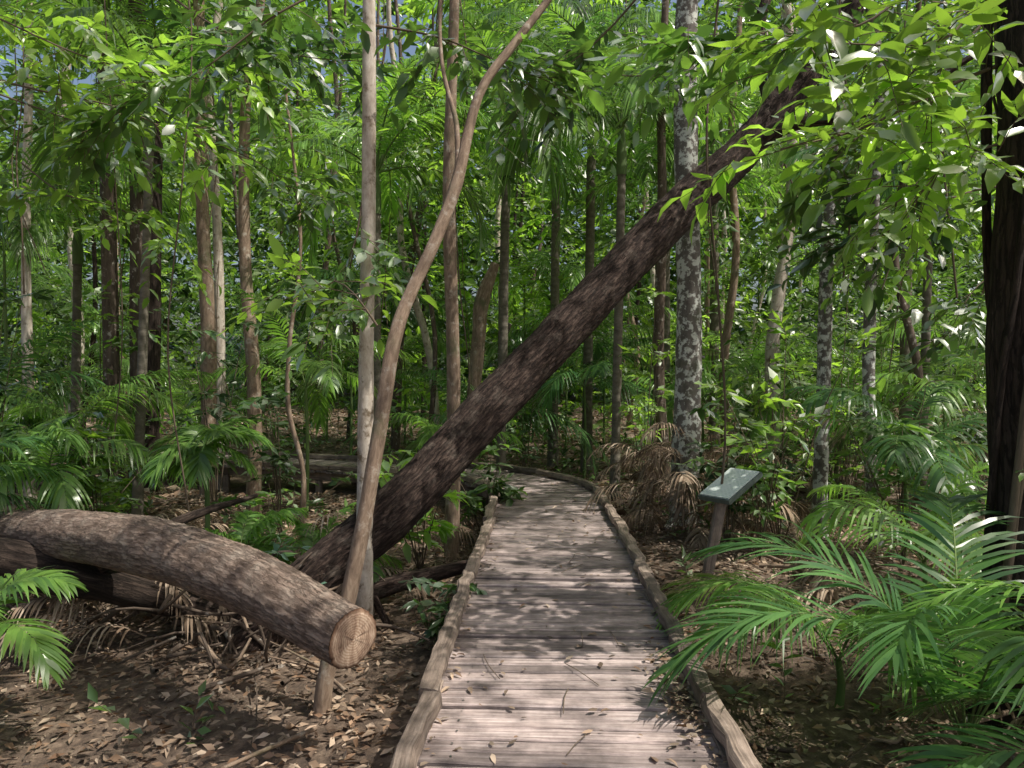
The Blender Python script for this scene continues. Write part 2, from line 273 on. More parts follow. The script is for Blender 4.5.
# ---------------------------------------------------------------- boardwalk
def pathpts():
    x,y=.243-(3.11+3)*.037,-3.0; h=math.atan(.037); pts=[]; st=.11
    while len(pts)<215:
        pts.append((x,y,h)); x+=math.sin(h)*st; y+=math.cos(h)*st
        if y>9.7 and h>-1.15: h-=st/3.0
    return pts
PP=pathpts(); PX=np.array(PP)
def walkdist(x,y):
    x=np.asarray(x,float).reshape(-1);y=np.asarray(y,float).reshape(-1)
    return np.min(np.hypot(x[:,None]-PX[None,:,0],y[:,None]-PX[None,:,1]),axis=1)
bw=empty('boardwalk'); mb=MB(); HW=.70
for (x,y,h) in PP:
    w=.094+rng.normal(0,.0035); zt=rng.normal(0,.004); jl,jr=rng.normal(0,.012,2); rot=rng.normal(0,.006)
    d=np.array([math.cos(h+rot),-math.sin(h+rot),0]); f=np.array([math.sin(h+rot),math.cos(h+rot),0]); sec=[(-w/2,-.035),(-w/2,-.008),(-w/2+.007,0),(w/2-.007,0),(w/2,-.008),(w/2,-.035)]
    K=9; xs=np.linspace(-HW+jl,HW+jr,K); V=[];C=[]; cup=rng.normal(0,.002); ro=rng.uniform(0,50)
    tw=rng.normal(0,.003)
    for q in xs:
        wob=rng.normal(0,.0018)
        for (a,z) in sec: V.append(np.array([x,y,0])+d*q+f*(a+wob)+np.array([0,0,z+zt+cup*math.cos(q*2)+tw*q])); C.append((q+ro,a,z+ro))
    F=[[k*6+s,k*6+(s+1)%6,k*6+6+(s+1)%6,k*6+6+s] for k in range(K-1) for s in range(6)]
    mb.add(V,F,0,C,False); mb.add(V[:6],[[5,4,3,2,1,0]],0,C[:6],False); mb.add(V[-6:],[[0,1,2,3,4,5]],0,C[-6:],False)
mb.obj('planks',[M['board']],bw)
def beam(mb,A,B,w,h,mat=0,seg=10,wob=.004,ch=.012):
    A=np.array(A,float);B=np.array(B,float); t=(B-A)/np.linalg.norm(B-A); s=nz(np.cross(t,[0,0,1.])) if abs(t[2])<.95 else np.array([1.,0,0]); u=np.cross(s,t)
    prof=[(-w/2,-h/2+ch),(-w/2,h/2-ch),(-w/2+ch,h/2),(w/2-ch,h/2),(w/2,h/2-ch),(w/2,-h/2+ch),(w/2-ch,-h/2),(-w/2+ch,-h/2)]
    V=[];C=[];L=np.linalg.norm(B-A);ro=rng.uniform(0,60)
    for k in range(seg+1):
        c=A+(B-A)*k/seg; o=rng.normal(0,wob,2)
        for (a,b_) in prof:
            e=rng.normal(0,wob*.6,2); V.append(c+s*(a+o[0]+e[0])+u*(b_+o[1]*.5+e[1])); C.append((L*k/seg+ro,a,b_+ro))
    F=[[k*8+q,k*8+(q+1)%8,k*8+8+(q+1)%8,k*8+8+q] for k in range(seg) for q in range(8)]
    mb.add(V,F,mat,C,False); mb.add(V[:8],[list(range(7,-1,-1))],mat,C[:8],False); mb.add(V[-8:],[list(range(8))],mat,C[-8:],False)
mb=MB()
for sg in (-1,1):
    k=0
    while k<len(PP)-22:
        a=PP[k]; st=20 if a[1]<9.2 else 7; e=PP[min(k+st,len(PP)-1)]
        def off(p,o,z): return (p[0]+math.cos(p[2])*o*sg,p[1]-math.sin(p[2])*o*sg,z)
        A=np.array(off(a,HW-.03+rng.normal(0,.008),.061+rng.normal(0,.004))); B=np.array(off(e,HW-.03+rng.normal(0,.01),.061)); t=(B-A)/np.linalg.norm(B-A)
        beam(mb,A+t*.008,B-t*.008,.088,.078,0,16 if st==20 else 6,.007)
        for q in (k+2,k+st-3):
            c=off(PP[q],HW-.035,.012); tt=np.array([math.sin(PP[q][2]),math.cos(PP[q][2]),0]) 
            beam(mb,np.array(c)-tt*.1,np.array(c)+tt*.1,.08,.018,0,2,.001,.003)
        k+=st
mb.obj('kerb_timbers',[M['kerb']],bw)
mb=MB()
for o in (-.5,0,.5):
    for k in range(0,len(PP)-20,12):
        a=PP[k];e=PP[k+12]; beam(mb,(a[0]+o*math.cos(a[2]),a[1]-o*math.sin(a[2]),-.118),(e[0]+o*math.cos(e[2]),e[1]-o*math.sin(e[2]),-.118),.07,.14,0,3,.001)
for k in range(3,len(PP)-10,18):
    a=PP[k]
    for o in (-.52,.52): x=a[0]+o*math.cos(a[2]); y=a[1]-o*math.sin(a[2]); beam(mb,(x,y,-1.1),(x,y,-.19),.1,.1,0,3,.001)
mb.obj('joists_and_posts',[M['kerb']],bw)
mb=MB()
for (x,y,h) in PP[25:120]:
    for o in (-.5,.5):
        c=np.array([x+o*math.cos(h),y-o*math.sin(h),.0065])+np.array([*rng.normal(0,.006,2),0]); th=np.linspace(0,6.28,9)[:-1]; mb.add(np.stack([c[0]+.006*np.cos(th),c[1]+.006*np.sin(th),np.full(8,c[2])],-1),[list(range(8))])
mb.obj('screws',[M['steel']],bw)
# ---------------------------------------------------------------- leaf litter
def litter(mb,x,y,z,ll,near=True,tilt=.3):
    n=len(x); a=rng.uniform(0,6.28,n); D=np.stack([np.cos(a),np.sin(a),rng.normal(0,tilt*.5,n)],-1); Nn=np.array([0,0,1.])+rng.normal(0,tilt,(n,3)); leaves(mb,np.stack([x,y,z],-1),D,Nn,ll*rng.uniform(.4,1.5,n),.42,near,0)
mb=MB()
x=rng.uniform(-7,6,52000); y=rng.uniform(2.6,13,52000); k=walkdist(x,y)>.66; x=x[k];y=y[k]; litter(mb,x,y,gh(x,y)+rng.uniform(.005,.05,len(x)),.066,False,.45)
x=rng.uniform(-22,22,24000); y=rng.uniform(9,32,24000); k=walkdist(x,y)>.8; x=x[k];y=y[k]; litter(mb,x,y,gh(x,y)+.03,.18,False,.5)
mb.obj('leaf_litter',[M['dry']])
mb=MB()
n=700; k=rng.integers(30,150,n); o=np.clip(np.abs(rng.normal(.62,.35,n)),0,.6)*rng.choice([-1,1],n); o[:240]=rng.uniform(-.6,.6,240)
x=PX[k,0]+o*np.cos(PX[k,2])+rng.normal(0,.02,n); y=PX[k,1]-o*np.sin(PX[k,2])+rng.uniform(-.05,.05,n)
litter(mb,x,y,np.full(n,.014),.05,True,.15)
n=320; x=.83+rng.normal(0,.055,n); y=3.75+rng.normal(0,.28,n); litter(mb,x,y,rng.uniform(.01,.04,n),.05,True,.3)
for _ in range(26):
    k=rng.integers(50,140); a=rng.uniform(0,6.28); l=rng.uniform(.06,.2); c=np.array([PX[k,0]+rng.uniform(-.5,.5),PX[k,1],.012]); d=np.array([math.cos(a),math.sin(a),0]); tube(mb,[c-d*l,c+[0,0,.006]+rng.normal(0,.01,3)*[1,1,0],c+d*l],.0025,5,1,.06,.05)
mb.obj('fallen_leaves',[M['dry'],M['twig']])
# ---------------------------------------------------------------- logs
L=empty('cut_log'); mb=MB()
tube(mb,[(-6.8,8.8,-.2),(-5.0,7.2,.1),(-3.65,6.15,.31),(-2.55,5.35,.39),(-1.6,4.66,.33),(-.84,4.03,.2)],[.17,.18,.19,.205,.19,.158],72,0,.025,.018,cap=1,fis=.03)
mb.obj('trunk',[M['log'],M['cut']],L)
mb=MB(); tube(mb,[(-5.8,6.2,.2),(-4.4,6.0,.2),(-3.4,6.0,.0),(-2.6,6.1,-.25),(-1.9,6.2,-.5)],[.15,.17,.15,.12,.09],24,0,.08,.05,cap=0)
tube(mb,[(-3.2,5.9,.1),(-2.7,6.3,.4),(-2.3,6.9,.5)],[.06,.04,.02],10,0,.08,.04)
mb.obj('fallen_log',[M['dark']])  # dark bark here paints in the shade beneath the cut log
lt=empty('leaning_tree'); mb=MB()
tube(mb,[(-2.1,6.0,-.55),(-1.57,6.2,-.03),(-.95,6.5,.48),(-.11,7.1,1.38),(.88,7.7,2.40),(1.82,8.3,3.38),(2.58,8.7,4.08),(3.45,9.1,5.1),(4.3,9.5,6.3),(5.3,10,8.4),(5.5,10.2,11)],[.25,.21,.2,.205,.215,.22,.2,.17,.14,.11,.06],72,0,.03,.026,fis=.05)
tube(mb,[(2.5,8.65,4.05),(3.1,8.5,4.35),(3.9,8.2,4.4),(4.8,8,4.9)],[.1,.08,.06,.03],12,0,.1,.04)
tube(mb,[(3.0,8.9,4.7),(2.9,9.1,5.6),(3.2,9.3,6.7),(3.0,9.4,8)],[.1,.07,.05,.03],12,0,.1,.04)
mb.obj('trunk',[M['lean']],lt)
mb=MB(); clumps(mb,np.array([[5.2,10.2,11],[4.6,9.8,9.6],[3.1,9.4,8.4],[5,8,5.6],[5.6,8.6,6.3],[3.4,8.5,5.0],[3.9,8.9,6.0],[3.0,8.2,4.9],[4.2,8.3,5.0]]),.8,10,8,.2,twig=2,nm=2); mb.obj('foliage',[M['leaf_a'],M['leaf_b'],M['twig']],lt)
mb=MB(); tube(mb,[(-1.5,6.6,-.45),(-1.2,6.5,-.26),(-.75,6.55,-.14),(-.25,6.7,-.06)],[.08,.075,.065,.05],14,0,.06,.06,cap=0)
tube(mb,[(-1.2,6.5,-.26),(-1.0,6.2,-.45),(-.8,5.9,-.6)],[.04,.03,.02],8,0,.06,.05); mb.obj('fallen_branch',[M['lean']])
mb=MB()
for _ in range(190):
    x=rng.uniform(-4.8,-1.1); y=5.0+(-x-1)*.45+rng.uniform(.0,1.6); z=gh(x,y); a=rng.uniform(0,6.28); l=rng.uniform(.25,.9); p=np.array([x,y,z+rng.uniform(0,.5)]); q=p+np.array([math.cos(a)*l,math.sin(a)*l*.6,rng.uniform(-.4,.2)]); mid=(p+q)/2+rng.normal(0,.12,3); r=rng.uniform(.005,.024); tube(mb,[p,mid,q],[r,r*.8,r*.4],6,1 if rng.uniform()<.75 else 0,.1,.06)
for _ in range(170):
    x=rng.uniform(-5.5,4.5); y=rng.uniform(3.2,12)
    if walkdist(x,y)[0]<1.0: continue
    a=rng.uniform(0,6.28); l=rng.uniform(.2,1.1); p=np.array([x,y,gh(x,y)+.04]); d=np.array([math.cos(a),math.sin(a),rng.uniform(-.02,.12)]); r=rng.uniform(.005,.022)
    e=p+d*l
    if walkdist(e[0],e[1])[0]<.85: continue
    tube(mb,[p,p+d*l*.5+rng.normal(0,.05,3),e],[r,r*.8,r*.4],6,int(rng.integers(0,2)),.12,.06)
mb.obj('fallen_sticks',[M['tan'],M['brown']])
mb=MB()
for (cx,cy,sx_,sy_,n_,hh) in ((2.15,9.6,.5,1.8,64,.9),(-2.6,7.2,1.2,.7,26,.5),(-.9,9.5,.5,1.4,12,.3),(3.0,5.2,.9,1.2,14,.15),(-2.9,6.4,.8,.4,16,.4)):
    for _ in range(n_):
        x=cx+rng.normal(0,sx_*.6);y=cy+rng.normal(0,sy_*.6)
        if walkdist(x,y)[0]<1.0: continue
        frond(mb,(x,y,gh(x,y)+rng.uniform(.05,hh)),rng.uniform(0,6.28),rng.uniform(5,60),rng.uniform(.5,1.0),rng.uniform(50,120),18,.28,.02,.7,0,1,.15,.007)
mb.obj('dead_palm_fronds',[M['dryfrond'],M['tan']])
# ---------------------------------------------------------------- trees
def tree(name,P,R,mat,seg=14,crown=True,leaf=('leaf_a','leaf_b'),extra=None,rough=.03,cr=1.5,nc=4):
    e=empty(name); mb=MB(); C,r,T=tube(mb,P,R,seg,0,.12,rough)
    x,y,z=P[0]; 
    for q in range(4):
        a=rng.uniform(0,6.28); rr=r[0]; tube(mb,[(x,y,z+.3),(x+math.cos(a)*rr*1.3,y+math.sin(a)*rr*1.3,z+.06),(x+math.cos(a)*rr*3,y+math.sin(a)*rr*3,z-.06)],[rr*.5,rr*.4,rr*.15],6,0,.08,.03)
    if crown:
        top=np.array(P[-1]); cs=[]
        for q in range(nc):
            a=q*2.4+rng.uniform(-.4,.4); l=cr*rng.uniform(.5,1.1); k=int(len(C)*rng.uniform(.85,.98)); s=C[k]; en=s+np.array([math.cos(a)*l,math.sin(a)*l,rng.uniform(.4,1.4)]); tube(mb,[s,(s+en)/2+[0,0,.25],en],[r[k]*.6,r[k]*.35,.008],6,0,.2,.03); cs.append(en)
        cs.append(top); l=MB(); clumps(l,np.array(cs),.7,7,8,.2,mat=0,twig=2,nm=2); l.obj('crown',[M[leaf[0]],M[leaf[1]],M['twig']],e)
    if extra: extra(mb)
    mb.obj('trunk',[M[mat],M['twig'],M['leaf_a']],e); return e,C
def straight(x,y,r,h,dx=0,dy=0,w=.08):
    z=float(gh(x,y))-.1; n=6; return [(x+dx*t+rng.normal(0,w)*(t>0)*.6,y+dy*t+rng.normal(0,w)*(t>0)*.6,z+(h-z)*t) for t in np.linspace(0,1,n)], np.linspace(r*1.15,r*.5,n)
Bp=[(-1.17,4.62,-.85),(-1.14,4.64,-.28),(-1.0,4.68,.24),(-.89,4.72,.82),(-.8,4.8,1.42),(-.72,4.9,1.92),(-.50,5.1,2.5),(-.37,5.2,2.9),(-.23,5.35,3.53),(.02,5.5,3.95),(.3,5.75,4.42),(.9,6.1,5.4),(1.3,6.3,7.0),(1.4,6.4,8.5)]
def exB(mb): tube(mb,[(-.37,5.2,2.9),(-.38,5.3,3.3),(-.52,5.6,4.0),(-.5,5.8,5.4)],[.022,.018,.014,.01],8,0,.1,.04)
tree('crooked_sapling_tree',Bp,[.062,.054,.05,.047,.045,.042,.04,.04,.034,.031,.029,.025,.02,.015],'tan',18,extra=exB,cr=1.0,nc=3,rough=.05)
P,R=straight(-1.2,6.2,.062,9.5,.1,0,.05); tree('pale_bark_tree',P,R,'pale',18)
P,R=straight(-.68,8.6,.075,10,.05,0,.08); tree('slender_brown_tree',P,R,'tan',16)
P,R=straight(2.07,9.25,.15,13,.1,0,.06); tree('lichen_spotted_tree',P,R,'spot',22,cr=2.2,nc=6)
for nm,x,y,r,h,dx,mt in (('pale_rainforest_tree',-4.77,12,.11,12,-.1,'tan'),('pale_rainforest_tree',-5.35,14,.09,12,.1,'pale'),('brown_rainforest_tree',-3.54,10.5,.09,9,-.1,'tan'),
  ('pale_rainforest_tree',-7.55,12,.075,11,0,'pale'),('pale_rainforest_tree',-10.4,18,.12,13,.1,'pale'),('pale_rainforest_tree',4.54,13,.11,12,0,'pale'),('lichen_spotted_tree',3.8,9.5,.085,9,.35,'spot'),
  ('lichen_spotted_tree',4.3,9.05,.07,9,-.1,'spot'),('brown_rainforest_tree',2.42,12,.085,10,-.1,'brown'),('brown_rainforest_tree',3.97,14,.08,10,.2,'tan'),('brown_rainforest_tree',5.6,11,.06,9,.1,'brown')):
    P,R=straight(x,y,r,h,dx,0,.14); tree(nm,P,R,mt,14)
P=[(2.95,4.5,-.6),(2.98,4.5,.6),(2.96,4.52,1.8),(3.0,4.5,3),(2.98,4.5,4.5),(3.1,4.6,7),(3.0,4.7,10)]
def exM(mb):
    for q in range(9):
        ph=rng.uniform(0,6.28); tube(mb,[(2.97+.17*math.cos(ph+z*rng.uniform(.5,.7)),4.5+.17*math.sin(ph+z*.6),z) for z in np.linspace(-.5,5,14)],rng.uniform(.008,.028),7,rng.integers(0,2),.15,.05)
    for z in np.linspace(.2,4.5,26):
        a=rng.uniform(2,6); sprays(mb,[(2.97+.16*math.cos(a),4.5+.16*math.sin(a),z)],[(math.cos(a),math.sin(a),.1)],.15,4,.09,.5,True,2,.4)
tree('dark_vine_covered_tree',P,[.19,.15,.145,.14,.14,.12,.07],'dark',22,extra=exM,cr=2,nc=5)
mb=MB(); tube(mb,[(-2.5,9,-.5),(-2.45,9,.4),(-2.62,9,1.2),(-2.6,9,2.0),(-2.5,9.1,3.2),(-2.7,9.2,5)],[.035,.03,.028,.026,.022,.015],10,0,.12,.04); clumps(mb,np.array([[-2.7,9.2,5],[-2.4,9.2,4.4]]),.5,8,8,.16,mat=1,twig=0); mb.obj('thin_sapling',[M['tan'],M['leaf_a']])
mb=MB(); tube(mb,[(-.75,14,-.5),(-.72,14,1),(-.6,14,2.3),(-.55,14,2.9),(-.3,14,3.6)],[.14,.13,.13,.14,.08],14,0,.15,.04,cap=0); mb.obj('broken_tree_stump',[M['tan']])
mb=MB()
for _ in range(50):
    y=rng.uniform(15,40); x=rng.uniform(-1,1)*(y*.85+4)
    if walkdist(x,y)[0]<1.6: continue
    P,R=straight(x,y,rng.uniform(.03,.08)*(1+y/70),rng.uniform(10,18),rng.normal(0,.9),0,.3); tube(mb,P,R,8,int(rng.integers(0,5)),.6,.03)
mb.obj('distant_tree_trunks',[M['pale'],M['tan'],M['brown'],M['dark'],M['brown']])
def palm(name,x,y,r,h,nf=11,L=2.6,dx=0,trunk='palmtrunk',leaf='palm',bend=(70,140)):
    e=empty(name); z=float(gh(x,y))-.1; mb=MB(); P=[(x+dx*t,y,z+(h-z)*t) for t in np.linspace(0,1,6)]; tube(mb,P,[r*1.3,r,r,r*.95,r*.9,r*.9],14,0,.2,.02); tube(mb,[(x+dx,y,h-.02),(x+dx,y,h+.35),(x+dx,y,h+.75)],[r*1.15,r*1.1,r*.5],12,1,.1,.01); mb.obj('trunk',[M[trunk],M['shaft']],e)
    mb=MB()
    for q in range(nf):
        frond(mb,(x+dx,y,h+.65),q*2.4+rng.uniform(-.3,.3),rng.uniform(15,80),L*rng.uniform(.85,1.1),rng.uniform(*bend),50,.62*L/2.6,.034,.6,0,1,.12,.02,rng.normal(0,.3))
    mb.obj('fronds',[M[leaf],M['stem_green']],e)
for a in ((-6.75,13,.13,7.2,9,2.8,-.1,'brown','palm_b'),(-6.4,13.2,.15,8.0,11,3,0,'brown'),(-6.05,12.8,.13,6.2,10,2.9,.15,'dark','palm_b'),(.9,17,.10,7.6,12,3.3,.1),(1.5,15.5,.10,6.2,12,3.4,.1,'palmtrunk','palm_b'),(-.3,18,.10,8.0,12,3.2,.2,'palmtrunk','palm_b'),(-.2,13.4,.08,5.0,12,3.2,.1,'palmtrunk','palm_b'),(3.0,15,.09,4.6,11,3.0,0,'palmtrunk','palm_b'),(-3.2,17,.12,5.5,11,3.2,.1,'palmtrunk','palm_b'),(5,19,.12,6,11,3,0,'palmtrunk','palm_b'),(1.55,11.6,.07,4.6,12,2.8,.1,'palmtrunk','palm_b'),(8.2,16,.12,5.5,11,2.8,0,'palmtrunk','palm_b'),(-2.2,12.5,.07,4.2,11,2.6,0,'palmtrunk','palm_b'),(-4.9,10.0,.06,4.5,10,2.5,.2,'palmtrunk','palm_b'),(-8,14,.08,3.6,11,2.6,.1,'palmtrunk','palm_b'),(6.4,12,.07,3.8,10,2.4,.1,'palmtrunk','palm')):
    palm('alexandra_palm',*a)
def smallpalm(name,x,y,z,nf,L,ll,lw,leaf='palm',e=(20,75),bend=(60,120),az=None,droop=.6,N=30):
    mb=MB(); g0=float(gh(x,y)); 
    if z-g0>.1: tube(mb,[(x,y,g0-.05),(x+.02,y,(g0+z)/2),(x,y,z)],[.03,.025,.02],8,1,.1,.03)
    for q in range(nf):
        a=(q*2.4+rng.uniform(-.3,.3)) if az is None else az[q%len(az)]+rng.normal(0,.06)
        frond(mb,(x,y,z),a,rng.uniform(*e),L*rng.uniform(.85,1.12),rng.uniform(*bend),N,ll,lw,droop,0,1,.16,.007,rng.normal(0,.2))
    mb.obj(name,[M[leaf],M['stem_green']])
smallpalm('palm_seedling',2.2,3.7,-.2,7,1.75,.46,.026,'palm',(55,80),(85,115),[3.2,3.75,4.4,2.6,5.3,.2,1.2],.3,44)
smallpalm('palm_seedling',2.05,4.8,-.2,6,1.25,.40,.024,'palm_b',(45,75),(85,125),[3.2,3.9,4.5,2.7,.2,5.4],.5,38)
smallpalm('palm_seedling',3.2,3.9,-.1,6,1.5,.42,.028,'palm_b',(45,75),(80,125),[3.3,4.0,2.6,4.6,.2,1.2],.35,38)
smallpalm('palm_seedling',2.75,3.05,-.35,6,1.25,.38,.024,'palm',(50,75),(80,120),[3.1,3.7,4.3,2.5,.3,1.2],.35,38)
smallpalm('palm_seedling',3.5,6.5,.0,9,1.4,.38,.03,'palm_b',(35,80),(80,125))
smallpalm('fan_shaped_palm',-2.88,7.2,.92,13,.52,.26,.036,'palm_b',(0,60),(50,110),None,.5,24)
smallpalm('palm_seedling',-4.6,7.6,.55,11,1.3,.34,.03,'palm_b',(15,70),(60,110))
smallpalm('palm_seedling',-5.0,6.6,.5,9,1.2,.34,.028,'palm',(15,70),(60,110))
smallpalm('palm_seedling',-3.5,4.95,-.15,7,.95,.27,.032,'palm_b',(40,75),(80,125),[0.0,5.9,2.8,3.4,1.3,5.2,4.5],.4)
smallpalm('palm_seedling',-2.45,6.9,.0,8,.7,.24,.03,'palm_b',(10,70),(70,110))
smallpalm('palm_seedling',-1.75,6.9,-.2,7,.7,.24,.026,'palm_b',(30,80),(60,110))
smallpalm('palm_seedling',-5.4,9.5,.9,10,1.8,.42,.035,'palm_b',(20,70),(60,110))
smallpalm('palm_seedling',-2.9,10.8,1.4,10,1.7,.4,.035,'palm_b',(20,75),(60,120))
smallpalm('palm_seedling',4.2,8.2,.7,10,1.6,.42,.035,'palm',(20,70),(60,110))
smallpalm('palm_seedling',-.9,11.5,.4,10,1.3,.35,.035,'palm_b',(20,70),(60,110))
for _ in range(44):
    y=rng.uniform(10.5,22); x=rng.uniform(-1,1)*(y*.7)
    if walkdist(x,y)[0]<2: continue
    smallpalm('understory_palm',x,y,rng.uniform(.3,3.8),10,rng.uniform(1.6,2.8),.5,.04,['palm','palm_b','palm_b'][int(rng.integers(0,3))],(15,75),(60,130),N=26)
# ---------------------------------------------------------------- broadleaf understory plants
def shrub(name,x,y,h,r,nst,ll,leaf,n=9,near=True,wr=.42):
    mb=MB(); g0=float(gh(x,y)); 
    for q in range(nst):
        a=rng.uniform(0,6.28); l=rng.uniform(.2,1)*r; hh=h*rng.uniform(.4,1.); p0=np.array([x,y,g0-.03]); p2=np.array([x+math.cos(a)*l,y+math.sin(a)*l,g0+hh]); tube(mb,[p0,(p0+p2)/2+[0,0,.12*hh],p2],[.008,.006,.003],5,1,.15,.03)
        sprays(mb,[p2,p2,(p0+p2)/2+[0,0,.1*hh],p2*.7+p0*.3],nz(rng.normal(0,1,(4,3))*[1,1,.3]+[0,0,.2]),rng.uniform(.25,.5)*max(.5,r),n,ll,wr,near,0,.3,1)
    mb.obj(name,[M[leaf],M['twig']])
shrub('blue_leaf_shrub',-1.9,6.3,.8,.4,7,.13,'leaf_blue',7)
shrub('broadleaf_shrub',-.95,8.0,1.6,.6,9,.2,'leaf_c',7)
shrub('broadleaf_shrub',-.35,9.6,1.2,.5,9,.18,'leaf_a',7)
shrub('broadleaf_shrub',-.55,5.6,.5,.25,6,.12,'leaf_b',6)
shrub('broadleaf_shrub',2.3,8.2,1.5,.5,9,.15,'leaf_b',8)
shrub('broadleaf_shrub',-2.4,7.6,.9,.5,7,.15,'leaf_a',7)
for _ in range(50):
    y=rng.uniform(7.5,15); x=rng.uniform(-1,1)*(y*.75)
    if walkdist(x,y)[0]<1.6: continue
    shrub('understory_shrub',x,y,rng.uniform(.6,3.2),rng.uniform(.4,.9),8,rng.uniform(.12,.2),['leaf_a','leaf_b','leaf_c'][int(rng.integers(0,3))],8,False)
mb=MB()
n=1300; x=rng.uniform(-14,14,n); y=rng.uniform(4,22,n); k=(walkdist(x,y)>1.05)&((y>7)|(x>1.6)|(rng.uniform(0,1,n)<.16)); x=x[k];y=y[k]
sprays(mb,np.stack([x,y,gh(x,y)],-1),np.stack([rng.normal(0,.5,len(x)),rng.normal(0,.5,len(x)),np.ones(len(x))],-1),rng.uniform(.15,.6,len(x)),7,.12,.4,False,0,.2,1); mb.obj('ground_seedlings',[M['leaf_a'],M['twig']])
def branch(name,pts,r,leaf,ns,ll,n=8,near=True,sl=.55,start=.25):
    mb=MB(); C,rr,T=tube(mb,pts,[r,r*.7,r*.5,r*.25],7,1,.1,.03)
    k=rng.integers(int(len(C)*start),len(C),ns); O=C[k]; D=T[k]*.5+nz(rng.normal(0,1,(ns,3)))*[1,1,.5]
    sprays(mb,O,D,rng.uniform(.6,1.3,ns)*sl,n,ll,.42,near,0,.3,1); 
    E=O+nz(D)*sl*.6; sprays(mb,E,D+rng.normal(0,.6,(ns,3)),rng.uniform(.5,1.1,ns)*sl*.8,n,ll,.42,near,0,.35,1)
    mb.obj(name,[M[leaf],M['twig']])
BR=[([(3.3,4.7,3.6),(2.6,4.5,3.3),(2.0,4.4,3.0),(1.5,4.3,2.85)],.014,'leaf_c',13,.18),
([(3.3,4.6,3.0),(2.9,4.5,2.95),(2.5,4.4,2.8),(2.2,4.3,2.5)],.012,'leaf_c',10,.17),
([(3.0,4.5,4.2),(2.6,4.3,3.7),(2.3,4.2,3.4),(1.6,4.2,3.4)],.014,'leaf_c',14,.18),
([(3.2,5.5,4.6),(2.7,5.3,4.2),(2.2,5.2,3.9),(1.2,5.4,3.9)],.014,'leaf_a',18,.2),
([(4.2,6.5,4.8),(3.6,6.3,4.2),(3.0,6.1,3.6),(2.3,6.1,3.3)],.014,'leaf_a',16,.2),
([(4.4,6.5,3.2),(3.8,6.3,3.1),(3.3,6.1,2.9),(2.7,6.0,2.6)],.012,'leaf_b',13,.18),
([(4.6,6.5,2.6),(4.2,6.3,2.5),(3.7,6.1,2.3),(3.4,6.0,1.9)],.01,'leaf_a',10,.18),
([(4.4,5.8,3.8),(3.9,5.7,3.6),(3.3,5.6,3.4),(2.8,5.6,3.3)],.012,'leaf_c',14,.18),
([(-5.2,6.5,5.0),(-4.2,6.3,4.5),(-3.3,6.2,4.1),(-2.3,6.1,3.9)],.012,'leaf_c',20,.17),
([(-4.8,7.0,4.3),(-4.2,6.8,4.1),(-3.4,6.7,3.9),(-2.8,6.6,3.6)],.012,'leaf_c',16,.17),
([(-1.2,6.2,4.8),(-1.8,6,4.4),(-2.4,5.9,3.9),(-3.0,5.8,3.6)],.012,'leaf_a',18,.18),
([(-1.15,6.2,4.4),(-.6,6.2,4.3),(-.2,6.1,4.1),(.3,6.1,3.9)],.012,'leaf_a',16,.18),
([(-3.5,7.5,5.4),(-2.8,7.4,4.9),(-2.0,7.3,4.6),(-1.2,7.2,4.5)],.012,'leaf_b',18,.2),
([(-3.6,7.8,4.3),(-3.0,7.6,3.9),(-2.4,7.4,3.6),(-1.8,7.2,3.1)],.01,'leaf_a',14,.18),
([(-5.6,8.8,4.0),(-5.0,8.6,3.6),(-4.3,8.4,3.4),(-3.7,8.2,3.0)],.01,'leaf_c',15,.17),
([(-1.2,6.2,3.0),(-1.25,6.1,2.6),(-1.3,6.0,2.3),(-1.4,5.9,2.1)],.01,'leaf_a',11,.16),
([(-.85,4.85,1.9),(-1.0,4.9,2.1),(-1.15,5,2.2),(-1.3,5.1,2.15)],.008,'leaf_c',7,.14),
([(1.3,7.0,5.2),(.9,7.2,4.8),(.5,7.3,4.5),(.0,7.4,4.3)],.012,'leaf_b',14,.19),
([(2.4,8.0,5.0),(1.8,7.9,4.8),(1.2,7.8,4.6),(.6,7.8,4.8)],.012,'leaf_a',12,.19),
([(-6,8.5,4.8),(-5.2,8.4,4.5),(-4.4,8.3,4.2),(-3.6,8.2,3.9)],.012,'leaf_a',18,.19),
([(3.4,9.6,4.2),(3.6,9.4,3.5),(4.0,9.2,3.0),(4.4,9.0,2.6)],.012,'leaf_a',16,.2),
([(6,9.6,4.2),(5.6,9.4,3.7),(5.2,9.2,3.4),(4.8,9.0,3.2)],.012,'leaf_c',20,.2)]
for b_ in BR: branch('overhanging_branch',*b_)
# ---------------------------------------------------------------- foliage masses
def scatter(n,y0,y1,z0,z1,wx=.8,zp=1.0,mind=1.8):
    y=rng.uniform(y0,y1,n); x=rng.uniform(-1,1,n)*(y*wx+3); z=gh(x,y)+z0+(z1-z0)*rng.uniform(0,1,n)**zp
    k=(walkdist(x,y)>mind)|(z>4.5); return np.stack([x,y,z],-1)[k]
mb=MB(); clumps(mb,scatter(165,10,17,.3,5.5,zp=1.4),.65,9,8,.16,mat=0,twig=3,nm=3); 
clumps(mb,scatter(55,8.5,16,4.5,8),.8,9,8,.2,mat=0,twig=3,nm=3); mb.obj('understory_foliage',[M['leaf_a'],M['leaf_b'],M['leaf_c'],M['twig']])
mb=MB(); clumps(mb,scatter(430,16,32,.3,8,zp=1.0),1.2,12,8,.28,mat=0,nm=3); c=scatter(270,16,34,6,17); k=(c[:,0]/c[:,1]>-.5)|(rng.uniform(0,1,len(c))<.6); clumps(mb,c[k],1.4,12,8,.32,mat=0,nm=3)
mb.obj('forest_foliage',[M['leaf_a'],M['leaf_b'],M['leaf_c']])
